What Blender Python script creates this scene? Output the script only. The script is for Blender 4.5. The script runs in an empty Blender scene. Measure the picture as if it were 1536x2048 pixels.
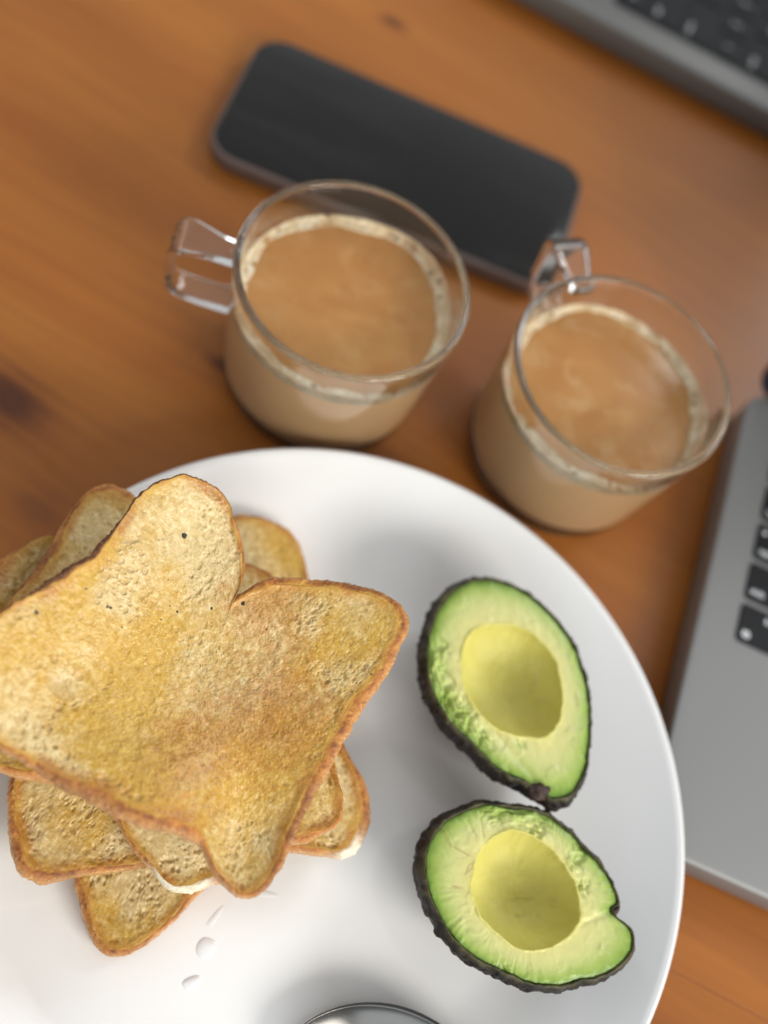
import bpy, bmesh, math, random
import numpy as np
from mathutils import Vector, Matrix
A_ = np.array
R_ = math.radians
rng = np.random.default_rng(7)

# ------------------------------------------------------------------ camera
SC = bpy.context.scene
COL = SC.collection
H, TILT, ROLL, FPX = 0.349060, 0.49605532, 0.54637837, 2071.0
ct, st, ca, sa = math.cos(TILT), math.sin(TILT), math.cos(ROLL), math.sin(ROLL)
RM = A_([[1, 0, 0], [0, ct, -st], [0, st, ct]]) @ A_([[ca, -sa, 0], [sa, ca, 0], [0, 0, 1]])
cam = bpy.data.cameras.new('camera'); camo = bpy.data.objects.new('camera', cam); COL.objects.link(camo)
camo.matrix_world = Matrix([list(RM[0]) + [0], list(RM[1]) + [0], list(RM[2]) + [H], [0, 0, 0, 1]])
cam.sensor_fit = 'VERTICAL'; cam.sensor_height = 36.0; cam.lens = FPX / 2048 * 36.0
cam.clip_start = 0.01; cam.clip_end = 20
cam.dof.use_dof = True; cam.dof.focus_distance = 0.298; cam.dof.aperture_fstop = 4.0
SC.camera = camo
# ------------------------------------------------------------------ light
world = bpy.data.worlds.new('World'); SC.world = world; world.use_nodes = True
bg = world.node_tree.nodes['Background']
bg.inputs['Color'].default_value = (0.96, 0.985, 1.0, 1); bg.inputs['Strength'].default_value = 0.61


def area(name, az, el, dist, sx, sy, power, color, target=(0.03, 0.12, 0.02)):
    l = bpy.data.lights.new(name, 'AREA'); l.shape = 'RECTANGLE'; l.size = sx; l.size_y = sy
    l.energy = power; l.color = color
    o = bpy.data.objects.new(name, l); COL.objects.link(o)
    d = Vector((math.cos(R_(az)) * math.cos(R_(el)), math.sin(R_(az)) * math.cos(R_(el)), math.sin(R_(el))))
    o.location = Vector(target) + d * dist
    o.rotation_euler = (-d).to_track_quat('-Z', 'Y').to_euler()
    return o


area('window_light_far', 64, 37, 1.8, 0.70, 0.45, 11, (0.95, 0.98, 1.0))
area('window_light_right', -22, 30, 1.8, 0.85, 0.65, 27, (1.0, 0.955, 0.89))
area('fill_light_near', -62, 27, 2.2, 1.3, 0.9, 12, (0.90, 0.96, 1.0))  # soft fill added behind the camera to brighten plate and mug sides
SC.view_settings.view_transform = 'Standard'; SC.view_settings.look = 'None'
SC.view_settings.exposure = 0; SC.view_settings.gamma = 1
SC.render.engine = 'CYCLES'
cy = SC.cycles
cy.use_denoising = True
cy.max_bounces = 14; cy.transmission_bounces = 12; cy.transparent_max_bounces = 12; cy.glossy_bounces = 6; cy.diffuse_bounces = 4
cy.sample_clamp_indirect = 14.0; cy.caustics_refractive = True; cy.caustics_reflective = False


# ------------------------------------------------------------------ helpers
def at(x, y, z):
    """point of the photograph (1536 x 2048) carried out to height z"""
    d = RM @ A_([(x - 768) / FPX, -(y - 1024) / FPX, -1.0]); s = (z - H) / d[2]
    return A_([d[0] * s, d[1] * s, z])


def smooth_closed(pts, n, tension=0.5):
    """closed Catmull-Rom through pts, resampled to n points by arc length"""
    P = A_(pts, float); m = len(P); out = []
    for i in range(m):
        p0, p1, p2, p3 = P[i - 1], P[i], P[(i + 1) % m], P[(i + 2) % m]
        for t in np.linspace(0, 1, 12, endpoint=False):
            out.append(0.5 * ((2 * p1) + (p2 - p0) * t + (2 * p0 - 5 * p1 + 4 * p2 - p3) * t * t + (3 * p1 - p0 - 3 * p2 + p3) * t ** 3))
    Q = A_(out); Q = np.vstack([Q, Q[:1]])
    L = np.concatenate([[0], np.cumsum(np.linalg.norm(np.diff(Q, axis=0), axis=1))])
    s = np.linspace(0, L[-1], n, endpoint=False)
    return np.stack([np.interp(s, L, Q[:, k]) for k in range(Q.shape[1])], 1)


_tab = np.random.default_rng(3).random((256, 256)).astype(np.float32)
_tab3 = np.random.default_rng(4).random((64, 64, 64)).astype(np.float32)


def vn(x, y, seed=0):
    x = x + seed * 37.17; y = y + seed * 91.73
    xi = np.floor(x).astype(int); yi = np.floor(y).astype(int); fx = x - xi; fy = y - yi
    fx = fx * fx * fx * (fx * (fx * 6 - 15) + 10); fy = fy * fy * fy * (fy * (fy * 6 - 15) + 10)
    g = lambda a, b: _tab[a & 255, b & 255]
    return (g(xi, yi) * (1 - fx) + g(xi + 1, yi) * fx) * (1 - fy) + (g(xi, yi + 1) * (1 - fx) + g(xi + 1, yi + 1) * fx) * fy


def fbm(x, y, sc, octv=4, seed=0, gain=0.5):
    v = 0; a = 1; tot = 0
    for k in range(octv):
        v = v + a * vn(x * sc, y * sc, seed + k); tot += a; a *= gain; sc *= 2.03
    return v / tot


def vn3(p, sc, seed=0):
    p = p * sc + seed * 17.31
    i = np.floor(p).astype(int); f = p - i; f = f * f * (3 - 2 * f); r = 0
    for dx in (0, 1):
        for dy in (0, 1):
            for dz in (0, 1):
                w = (f[:, 0] if dx else 1 - f[:, 0]) * (f[:, 1] if dy else 1 - f[:, 1]) * (f[:, 2] if dz else 1 - f[:, 2])
                r = r + w * _tab3[(i[:, 0] + dx) & 63, (i[:, 1] + dy) & 63, (i[:, 2] + dz) & 63]
    return r


def mesh_obj(name, V, F, mat, parent=None, smooth=True, attrs=None):
    me = bpy.data.meshes.new(name)
    V = np.asarray(V, float); F = F if isinstance(F, list) else F.tolist()
    c = V.mean(0); Q = A_([f[:3] for f in F]); q0, q1, q2 = V[Q[:, 0]] - c, V[Q[:, 1]] - c, V[Q[:, 2]] - c
    if np.einsum('ij,ij->', q0, np.cross(q1, q2)) < 0: F = [f[::-1] for f in F]     # faces outwards
    me.from_pydata(V.tolist(), [], F)
    if smooth:
        me.polygons.foreach_set('use_smooth', [True] * len(me.polygons))
    if attrs:
        for k, v in attrs.items():
            a = me.attributes.new(k, 'FLOAT', 'POINT'); a.data.foreach_set('value', np.asarray(v, np.float32))
    me.update()
    o = bpy.data.objects.new(name, me); COL.objects.link(o)
    if mat: me.materials.append(mat)
    if parent: o.parent = parent
    return o


def bm_obj(name, bm, mat, parent=None, smooth=True):
    me = bpy.data.meshes.new(name); bmesh.ops.recalc_face_normals(bm, faces=bm.faces[:]); bm.to_mesh(me); bm.free()
    if smooth: me.polygons.foreach_set('use_smooth', [True] * len(me.polygons))
    me.materials.append(mat)
    o = bpy.data.objects.new(name, me); COL.objects.link(o)
    if parent: o.parent = parent
    return o


def empty(name, loc=(0, 0, 0), rz=0.0):
    o = bpy.data.objects.new(name, None); o.empty_display_size = 0.02; COL.objects.link(o)
    o.location = loc; o.rotation_euler = (0, 0, rz)
    return o


def tag(o, label, cat, group=None):
    o['label'] = label; o['category'] = cat
    if group: o['group'] = group
    return o


def ring_faces(nr, nt, off=0, flip=False):
    i = np.arange(nr - 1)[:, None]; j = np.arange(nt)[None, :]; j2 = (j + 1) % nt
    q = np.stack([i * nt + j, (i + 1) * nt + j, (i + 1) * nt + j2, i * nt + j2], -1).reshape(-1, 4) + off
    return q[:, ::-1] if flip else q


def lathe(profile, n=96):
    """profile list of (r,z) -> V, F (quads; poles as tiny rings)"""
    th = np.linspace(0, 2 * math.pi, n, endpoint=False)
    V = np.concatenate([np.stack([r * np.cos(th), r * np.sin(th), np.full(n, z)], 1) for r, z in profile])
    return V, ring_faces(len(profile), n)


def rounded_box(bm, x0, x1, y0, y1, z0, z1, r=0.002, seg=6, bev=0.0006, mat=Matrix.Identity(4)):
    """plate with rounded vertical corners and softly bevelled top/bottom edges"""
    def loop(ins, z):
        out = []
        rr = max(r - ins, 1e-5)
        for cx, cyy, a0 in ((x1 - r, y1 - r, 0), (x0 + r, y1 - r, 90), (x0 + r, y0 + r, 180), (x1 - r, y0 + r, 270)):
            for k in range(seg + 1):
                a = R_(a0 + 90 * k / seg); out.append(bm.verts.new(mat @ Vector((cx + rr * math.cos(a), cyy + rr * math.sin(a), z))))
        return out
    pr = [(bev, z0), (bev * .3, z0 + bev * .3), (0, z0 + bev), (0, z1 - bev), (bev * .3, z1 - bev * .3), (bev, z1)]
    L = [loop(i, z) for i, z in pr]
    n = len(L[0])
    for a, b in zip(L, L[1:]):
        for k in range(n):
            bm.faces.new((a[k], a[(k + 1) % n], b[(k + 1) % n], b[k]))
    bm.faces.new(L[0][::-1]); bm.faces.new(L[-1])


# ---- material helper
class NT:
    def __init__(self, name):
        self.m = bpy.data.materials.new(name); self.m.use_nodes = True
        self.t = self.m.node_tree; self.b = self.t.nodes['Principled BSDF']; self.out = self.t.nodes['Material Output']

    def n(self, typ, props=None, **kw):
        nd = self.t.nodes.new('ShaderNode' + typ)
        for k, v in (props or {}).items(): setattr(nd, k, v)
        for k, v in kw.items():
            k = k.replace('_', ' ')
            key = int(k[1:]) if k[0] == 'i' and k[1:].isdigit() else k
            self.set(nd.inputs[key], v)
        return nd

    def set(self, s, v):
        if hasattr(v, 'is_output') or isinstance(v, bpy.types.NodeSocket): self.t.links.new(v, s)
        else: s.default_value = v

    def p(self, **kw):
        for k, v in kw.items(): self.set(self.b.inputs[k.replace('_', ' ')], v)

    def ramp(self, fac, stops, interp='LINEAR'):
        nd = self.t.nodes.new('ShaderNodeValToRGB'); cr = nd.color_ramp; cr.interpolation = interp
        while len(cr.elements) < len(stops): cr.elements.new(0.5)
        for e, (pos, c) in zip(cr.elements, stops):
            e.position = pos; e.color = (*c, 1) if len(c) == 3 else c
        self.set(nd.inputs['Fac'], fac); return nd.outputs['Color']

    def mix(self, fac, a, b, mode='MIX'):
        nd = self.t.nodes.new('ShaderNodeMix'); nd.data_type = 'RGBA'; nd.blend_type = mode
        self.set(nd.inputs[0], fac)
        for s, v in ((nd.inputs[6], a), (nd.inputs[7], b)):
            self.set(s, (*v, 1) if isinstance(v, tuple) and len(v) == 3 else v)
        return nd.outputs[2]

    def math(self, op, a, b=0.0, clamp=False):
        nd = self.t.nodes.new('ShaderNodeMath'); nd.operation = op; nd.use_clamp = clamp
        self.set(nd.inputs[0], a); self.set(nd.inputs[1], b); return nd.outputs[0]

    def attr(self, name): return self.n('Attribute', {'attribute_name': name}).outputs['Fac']

    def obj(self, scale=(1, 1, 1), rot=(0, 0, 0), loc=(0, 0, 0)):
        tc = self.n('TexCoord'); mp = self.n('Mapping'); self.t.links.new(tc.outputs['Object'], mp.inputs['Vector'])
        mp.inputs['Scale'].default_value = scale; mp.inputs['Rotation'].default_value = rot; mp.inputs['Location'].default_value = loc
        return mp.outputs['Vector']

    def noise(self, vec, scale, detail=4, rough=0.55, dist=0.0):
        return self.n('TexNoise', Vector=vec, Scale=scale, Detail=detail, Roughness=rough, Distortion=dist).outputs['Fac']

    def bump(self, h, strength=0.5, dist=0.001, normal=None):
        nd = self.n('Bump', Height=h, Strength=strength, Distance=dist)
        if normal: self.set(nd.inputs['Normal'], normal)
        return nd.outputs['Normal']


def simple(name, col, rough=0.5, metal=0.0, spec=0.5, bump=0, bscale=400, var=0.0):
    k = NT(name); k.p(Base_Color=(*col, 1), Roughness=rough, Metallic=metal, Specular_IOR_Level=spec)
    if bump or var:
        v = k.obj(); nz = k.noise(v, bscale, 3)
        if bump: k.p(Normal=k.bump(nz, bump, 0.0003))
        if var:
            k.p(Roughness=k.math('ADD', k.math('MULTIPLY', nz, var), rough - var / 2))
    return k.m


# ------------------------------------------------------------------ materials
def mat_wood():
    k = NT('varnished_pine')
    v = k.obj()
    big = k.noise(k.obj(scale=(2.2, 9, 9)), 1.0, 4, 0.55, 1.2)
    warp = k.n('VectorMath', {'operation': 'ADD'}, i0=v, i1=k.n('VectorMath', {'operation': 'SCALE'}, i0=k.n('TexNoise', Vector=k.obj(scale=(3, 6, 6)), Scale=1.0, Detail=2).outputs['Color'], Scale=0.055).outputs[0]).outputs[0]
    mp = k.n('Mapping', Vector=warp); mp.inputs['Scale'].default_value = (1.6, 26, 26)
    wide = k.noise(mp.outputs[0], 1.0, 5, 0.6, 0.4)
    mp2 = k.n('Mapping', Vector=warp); mp2.inputs['Scale'].default_value = (9, 260, 260)
    fine = k.noise(mp2.outputs[0], 1.0, 4, 0.6, 0.2)
    c = k.ramp(wide, [(0.28, (0.305, 0.092, 0.0115)), (0.5, (0.360, 0.118, 0.0158)), (0.74, (0.410, 0.146, 0.0215))])
    c = k.mix(k.math('MULTIPLY', k.ramp(big, [(0.3, (0, 0, 0)), (0.75, (1, 1, 1))]), 0.3), c, (0.245, 0.076, 0.0115))
    c = k.mix(k.math('MULTIPLY', k.ramp(fine, [(0.35, (1, 1, 1)), (0.6, (0, 0, 0))]), 0.20), c, (0.150, 0.042, 0.008))
    # knots: dark hearts with rings, at given places on the board
    for (x, y, r, s) in KNOTS:
        d = k.n('VectorMath', {'operation': 'SUBTRACT'}, i0=warp, i1=(x + .027, y + .027, 0.0))
        sc_ = k.n('VectorMath', {'operation': 'MULTIPLY'}, i0=d.outputs[0], i1=(0.62, 1.0, 0.0))
        ln = k.n('VectorMath', {'operation': 'LENGTH'}, i0=sc_.outputs[0]).outputs['Value']
        ln = k.math('ADD', ln, k.math('MULTIPLY', k.math('SUBTRACT', fine, 0.5), r * 0.9))
        f = k.n('MapRange', {'interpolation_type': 'SMOOTHSTEP'}, Value=ln, i1=r * 0.25, i2=r * 1.15, i3=s, i4=0.0).outputs[0]
        c = k.mix(f, c, (0.055, 0.014, 0.006))
        f2 = k.n('MapRange', {'interpolation_type': 'SMOOTHSTEP'}, Value=ln, i1=r * 0.8, i2=r * 1.7, i3=s * .4, i4=0.0).outputs[0]
        c = k.mix(f2, c, (0.17, 0.045, 0.010))
    k.p(Base_Color=c, Roughness=k.math('ADD', k.math('MULTIPLY', wide, 0.15), 0.36), Specular_IOR_Level=0.38,
        Normal=k.bump(fine, 0.10, 0.0004))
    return k.m


KNOTS = []
for (x, y, r, s) in ((-10, 810, .0110, 1.0), (778, 62, .0048, .8), (425, 745, .0040, .85), (60, 1010, .006, .25)):
    q = at(x, y, 0); KNOTS.append((float(q[0]), float(q[1]), r, s))

M = {}
M['wood'] = mat_wood()


def mat_porcelain():
    k = NT('white_glazed_ceramic'); v = k.obj()
    k.p(Base_Color=(0.83, 0.83, 0.82, 1), Roughness=0.12, Specular_IOR_Level=0.5, Coat_Weight=0.5, Coat_Roughness=0.05)
    smear = k.noise(v, 28, 5, 0.6, 0.8)
    k.p(Roughness=k.ramp(smear, [(0.4, (0.10,) * 3), (0.62, (0.24,) * 3)]), Normal=k.bump(k.noise(v, 60, 2), 0.03, 0.0004))
    oil = k.ramp(k.noise(v, 34, 3, 0.5), [(0.66, (0, 0, 0)), (0.75, (0.22,) * 3)])
    k.p(Base_Color=k.mix(oil, (0.83, 0.83, 0.82), (0.81, 0.81, 0.70)))
    return k.m


M['plate'] = mat_porcelain()


def mat_crumb():
    k = NT('buttered_toast_crumb'); v = k.obj()
    edge = k.attr('edge'); pore = k.attr('pore'); brown = k.attr('brown'); butter = k.attr('butter'); speck = k.attr('speck')
    n1 = k.noise(v, 95, 5, 0.62, 0.3); n2 = k.noise(v, 520, 6, 0.68, 0.3); n3 = k.noise(v, 1700, 4, 0.65, 0.2)
    cream = k.ramp(n2, [(0.30, (0.52, 0.37, 0.15)), (0.55, (0.66, 0.50, 0.235)), (0.74, (0.84, 0.71, 0.42))])
    but = k.ramp(n2, [(0.30, (0.45, 0.245, 0.026)), (0.55, (0.57, 0.345, 0.050)), (0.75, (0.72, 0.50, 0.13))])
    soak = k.math('ADD', k.math('MULTIPLY', k.math('SUBTRACT', n1, 0.5), 1.8), k.math('MULTIPLY', k.math('SUBTRACT', n2, 0.5), -1.4))
    c = k.mix(k.math('ADD', soak, butter, True), cream, but)
    bf = k.math('ADD', brown, k.math('MULTIPLY', k.math('SUBTRACT', k.noise(v, 300, 6, 0.7, 0.5), 0.52), 1.7))
    bf = k.n('MapRange', {'interpolation_type': 'SMOOTHSTEP'}, Value=bf, i1=0.32, i2=0.95).outputs[0]
    c = k.mix(k.math('MULTIPLY', bf, 0.66), c, k.ramp(n2, [(0.35, (0.31, 0.105, 0.012)), (0.65, (0.52, 0.215, 0.030))]))
    ef = k.math('ADD', edge, k.math('MULTIPLY', k.math('SUBTRACT', n1, 0.5), 7.0))   # mm from the crust
    ef = k.n('MapRange', {'interpolation_type': 'SMOOTHSTEP'}, Value=ef, i1=0.0, i2=4.2, i3=0.95, i4=0.0).outputs[0]
    c = k.mix(ef, c, k.ramp(n1, [(0.35, (0.40, 0.15, 0.016)), (0.5, (0.50, 0.24, 0.030)), (0.65, (0.60, 0.36, 0.065))]))
    c = k.mix(k.math('MULTIPLY', pore, 0.45, True), c, (0.40, 0.255, 0.085))  # deeper pores tinted darker, painting in the shade inside them
    c = k.mix(k.math('MULTIPLY', k.ramp(n3, [(0.54, (0, 0, 0)), (0.66, (1, 1, 1))]), k.math('SUBTRACT', 0.26, k.math('MULTIPLY', bf, 0.15))), c, (0.90, 0.80, 0.55))
    c = k.mix(k.math('MULTIPLY', k.ramp(n3, [(0.34, (1, 1, 1)), (0.45, (0, 0, 0))]), 0.22), c, (0.40, 0.22, 0.05))
    c = k.mix(speck, c, (0.02, 0.012, 0.006))
    k.p(Base_Color=c, Roughness=k.ramp(n2, [(0.35, (0.20,) * 3), (0.65, (0.45,) * 3)]), Specular_IOR_Level=0.5,
        Subsurface_Weight=0.20, Subsurface_Scale=0.0012, Subsurface_Radius=(1.0, 0.6, 0.25))
    k.p(Normal=k.bump(k.math('ADD', k.math('MULTIPLY', n2, 0.35), k.math('MULTIPLY', n3, 0.5)), 0.30, 0.0007))
    return k.m


def mat_crust():
    k = NT('toasted_crust'); v = k.obj(); side = k.attr('side'); dark = k.attr('dark')
    n1 = k.noise(v, 160, 5, 0.7, 0.4); n2 = k.noise(v, 1100, 5, 0.7, 0.2)
    c = k.ramp(k.noise(v, 240, 5, 0.7, 0.3), [(0.34, (0.17, 0.043, 0.007)), (0.48, (0.40, 0.125, 0.016)), (0.66, (0.60, 0.27, 0.045))])
    pale = k.ramp(n2, [(0.34, (0.40, 0.165, 0.045)), (0.5, (0.60, 0.31, 0.105)), (0.66, (0.80, 0.54, 0.28))])
    c = k.mix(k.math('MULTIPLY', side, 0.85, True), c, pale)
    c = k.mix(k.math('MULTIPLY', dark, 1.0, True), c, k.ramp(n2, [(0.35, (0.055, 0.015, 0.004)), (0.7, (0.21, 0.07, 0.015))]))
    inn = k.n('MapRange', {'interpolation_type': 'SMOOTHSTEP'}, Value=k.math('ADD', k.attr('inset'), k.math('MULTIPLY', k.math('SUBTRACT', n1, .5), .7)), i1=0.62, i2=1.0).outputs[0]
    c = k.mix(inn, c, k.ramp(n1, [(0.35, (0.40, 0.15, 0.016)), (0.5, (0.50, 0.24, 0.030)), (0.65, (0.60, 0.36, 0.065))]))
    c = k.mix(k.attr('torn'), c, k.ramp(n2, [(0.35, (0.72, 0.62, 0.40)), (0.6, (0.88, 0.82, 0.66))]))
    k.p(Base_Color=c, Roughness=k.ramp(n2, [(0.3, (0.32,) * 3), (0.7, (0.6,) * 3)]), Specular_IOR_Level=0.5,
        Normal=k.bump(n2, 0.55, 0.0008))
    return k.m


M['crumb'] = mat_crumb(); M['crust'] = mat_crust()


def mat_flesh():
    k = NT('avocado_flesh'); v = k.obj(); e = k.attr('edge'); tear = k.attr('tear'); pit = k.attr('pit'); vein = k.attr('vein')
    n1 = k.noise(v, 70, 4, 0.55, 0.3); n2 = k.noise(v, 500, 3, 0.6)
    ee = k.math('ADD', e, k.math('MULTIPLY', k.math('SUBTRACT', n1, 0.5), 0.22))
    c = k.ramp(ee, [(0.0, (0.63, 0.585, 0.225)), (0.38, (0.57, 0.565, 0.225)), (0.60, (0.47, 0.515, 0.175)), (0.82, (0.31, 0.41, 0.085)), (0.97, (0.155, 0.27, 0.030))])
    c = k.mix(pit, c, k.ramp(n1, [(0.3, (0.53, 0.48, 0.11)), (0.7, (0.61, 0.56, 0.16))]))
    c = k.mix(k.math('MULTIPLY', tear, k.ramp(n1, [(0.4, (0.25,) * 3), (0.6, (0.9,) * 3)])), c, k.ramp(n1, [(0.35, (0.18, 0.32, 0.035)), (0.65, (0.47, 0.57, 0.17))]))
    c = k.mix(vein, c, (0.28, 0.14, 0.045))
    k.p(Base_Color=c, Roughness=k.math('ADD', k.math('MULTIPLY', pit, 0.22), 0.36), Specular_IOR_Level=0.45, Subsurface_Weight=0.35, Subsurface_Scale=0.0025, Subsurface_Radius=(0.9, 1.0, 0.35),
        Normal=k.bump(k.math('ADD', n2, n1), 0.22, 0.0008))
    return k.m


def mat_skin():
    k = NT('dark_pebbled_avocado_skin'); v = k.obj(); rim = k.attr('rim')
    n1 = k.noise(v, 160, 4, 0.6); vo = k.n('TexVoronoi', Vector=v, Scale=420.0).outputs['Distance']
    c = k.ramp(n1, [(0.3, (0.008, 0.006, 0.006)), (0.55, (0.018, 0.013, 0.011)), (0.75, (0.036, 0.032, 0.018))])
    c = k.mix(rim, c, k.ramp(n1, [(0.40, (0.028, 0.028, 0.010)), (0.68, (0.11, 0.095, 0.045))]))
    k.p(Base_Color=c, Roughness=0.5, Specular_IOR_Level=0.32, Normal=k.bump(k.math('SUBTRACT', n1, k.math('MULTIPLY', vo, 0.6)), 0.8, 0.0009))
    return k.m


M['flesh'] = mat_flesh(); M['skin'] = mat_skin()
M['stem'] = simple('dry_brown_stem_scar', (0.034, 0.014, 0.009), 0.6, bump=0.8, bscale=900)


def mat_glass(name, col=(0.955, 0.975, 0.965)):
    k = NT(name); k.p(Base_Color=(*col, 1), Roughness=0.0, IOR=1.50, Transmission_Weight=1.0, Specular_IOR_Level=0.5)
    return k.m


M['glass'] = mat_glass('clear_glass')
M['water'] = None


def mat_droplet():
    k = NT('cloudy_water_droplet')
    k.p(Base_Color=(0.84, 0.845, 0.84, 1), Roughness=0.04, IOR=1.33, Transmission_Weight=0.10, Coat_Weight=0.7, Coat_Roughness=0.02)
    return k.m


M['drop'] = mat_droplet()


def mat_coffee(name, seed, streak):
    k = NT(name); v = k.obj(loc=(seed, seed * .7, 0))
    n1 = k.noise(v, 26, 4, 0.5, 1.6); n2 = k.noise(v, 60, 5, 0.55, 1.4)
    c = k.ramp(n1, [(0.36, (0.40, 0.178, 0.048)), (0.55, (0.46, 0.22, 0.066)), (0.72, (0.53, 0.28, 0.098))])
    c = k.mix(k.math('MULTIPLY', k.ramp(n2, [(0.50, (0, 0, 0)), (0.68, (1, 1, 1))]), streak), c, (0.58, 0.36, 0.165))
    k.p(Base_Color=c, Roughness=0.14, Specular_IOR_Level=0.4, Subsurface_Weight=0.35, Subsurface_Scale=0.003, Subsurface_Radius=(1, .6, .35))
    return k.m


def mat_foam():
    k = NT('milk_foam'); v = k.obj()
    vo = k.n('TexVoronoi', Vector=v, Scale=620.0).outputs['Distance']; n1 = k.noise(v, 160, 4, 0.6)
    c = k.ramp(n1, [(0.32, (0.50, 0.34, 0.18)), (0.52, (0.68, 0.53, 0.33)), (0.72, (0.82, 0.72, 0.55))])
    c = k.mix(k.math('MULTIPLY', k.ramp(vo, [(0.1, (1, 1, 1)), (0.32, (0, 0, 0))]), 0.5), c, (0.36, 0.22, 0.11))
    k.p(Base_Color=c, Roughness=0.35, Subsurface_Weight=0.3, Subsurface_Scale=0.002, Normal=k.bump(vo, 0.8, 0.0009))
    return k.m


M['body'] = simple('milky_coffee_body_lit', (0.92, 0.585, 0.30), 0.3)  # paler than the surface: light on the mug sides put into the colour
M['coffee1'] = mat_coffee('milky_coffee', 0.3, 0.25); M['coffee2'] = mat_coffee('milky_coffee_swirled', 1.73, 0.5); M['foam'] = mat_foam()
M['bubble'] = simple('foam_bubble', (0.34, 0.21, 0.12), 0.12)


def mat_steel():
    k = NT('stainless_steel'); v = k.obj(scale=(1, 8, 1)); n = k.noise(v, 120, 4)
    k.p(Base_Color=(0.085, 0.083, 0.08, 1), Metallic=1.0, Roughness=k.math('ADD', k.math('MULTIPLY', n, 0.10), 0.15))
    return k.m


M['steel'] = mat_steel()
M['alu'] = simple('space_grey_aluminium', (0.27, 0.27, 0.265), 0.5, 0.5, bump=0.04, bscale=5000, var=0.06)
M['alu2'] = simple('silver_aluminium', (0.175, 0.172, 0.162), 0.5, 0.5, bump=0.04, bscale=5000, var=0.06)
M['key'] = simple('black_key_plastic', (0.009, 0.009, 0.010), 0.5, spec=0.25, bump=0.05, bscale=4000)
M['well'] = simple('black_key_well', (0.012, 0.012, 0.013), 0.55, spec=0.25, bump=0.05, bscale=3000)
M['legend'] = simple('white_key_legend', (0.78, 0.80, 0.82), 0.5)
M['bezel'] = simple('black_screen_bezel', (0.010, 0.012, 0.020), 0.15, var=0.04, bscale=40)
M['lid'] = simple('dark_navy_lid', (0.020, 0.024, 0.042), 0.4, 0.3)
M['screen'] = simple('dark_display_glass', (0.012, 0.014, 0.030), 0.08, var=0.03, bscale=30)
M['trackpad'] = simple('grey_trackpad_glass', (0.25, 0.25, 0.245), 0.35, 0.4, var=0.05)


def mat_phone_glass():
    k = NT('black_phone_glass'); v = k.obj(); n = k.noise(v, 30, 5, 0.6, 0.8)
    k.p(Base_Color=k.ramp(k.noise(k.obj(scale=(10, 40, 1), rot=(0, 0, .9)), 1.0, 4, .55, .6), [(0.5, (0.008, 0.008, 0.0068)), (0.78, (0.018, 0.018, 0.0165))]), Specular_IOR_Level=0.36, Roughness=k.ramp(n, [(0.4, (0.05,) * 3), (0.7, (0.14,) * 3)]))  # paler streaks in the base colour stand in for a hazy reflection
    return k.m


M['phoneglass'] = mat_phone_glass()
M['phoneframe'] = simple('dull_rose_grey_phone_frame', (0.17, 0.125, 0.112), 0.40, 0.25, bump=0.04, bscale=2500)
M['phonecase'] = simple('dark_phone_case_edge', (0.045, 0.036, 0.034), 0.5, bump=0.05, bscale=2500)
M['breadcrumb'] = simple('loose_breadcrumb', (0.36, 0.16, 0.04), 0.7, bump=0.8, bscale=2500)

# ------------------------------------------------------------------ table
table = empty('table_top', (0, 0, 0)); table['kind'] = 'structure'
GRA = R_(3.0)
seam = at(1352, 1944, 0)           # the joint that shows at the lower right corner
perp = A_([-math.sin(GRA), math.cos(GRA)]); off = float(seam[:2] @ perp)
PW = 0.62
for i in range(-1, 2):
    y0 = i * PW; y1 = y0 + PW
    bm = bmesh.new()
    mt = Matrix.Rotation(GRA, 4, 'Z') @ Matrix.Translation((0, off, 0))
    rounded_box(bm, -0.85, 0.95, y0 + 0.00007, y1 - 0.00007, -0.028, 0.0, r=0.0004, seg=2, bev=0.00022, mat=mt)
    bm_obj('plank', bm, M['wood'], table, smooth=False)

# ------------------------------------------------------------------ plate
PC = A_([0.03177, 0.08152]); PR = 0.12124


def plate_z(r):
    r = np.asarray(r, float); t = np.clip((r - 0.074) / (PR - 0.0015 - 0.074), 0, 1)
    return 0.0056 + 0.0188 * t ** 1.75


prof = [(1e-4, 0.0056)]
for r in np.linspace(0.006, 0.074, 14): prof.append((r, 0.0056))
for r in np.linspace(0.076, PR - 0.0015, 26): prof.append((r, float(plate_z(r))))
zt = float(plate_z(PR - 0.0015))
for a in range(10, 181, 17): prof.append((PR - 0.0015 + 0.0015 * math.sin(R_(a)), zt - 0.0015 + 0.0015 * math.cos(R_(a))))
for r in np.linspace(PR - 0.0045, 0.079, 16): prof.append((r, float(plate_z(r)) - 0.0036))
prof += [(0.0765, 0.0012), (0.0755, 0.0004), (0.073, 0.0003), (0.0715, 0.0012), (0.070, 0.0020), (0.03, 0.0021), (1e-4, 0.0021)]
V, F = lathe(prof, 192); V = V[:, [0, 1, 2]]
plate = mesh_obj('plate', V, F[:, ::-1], M['plate']); plate.location = (PC[0], PC[1], 0)
tag(plate, 'large round white glazed plate holding the toast and avocado', 'plate')

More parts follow.
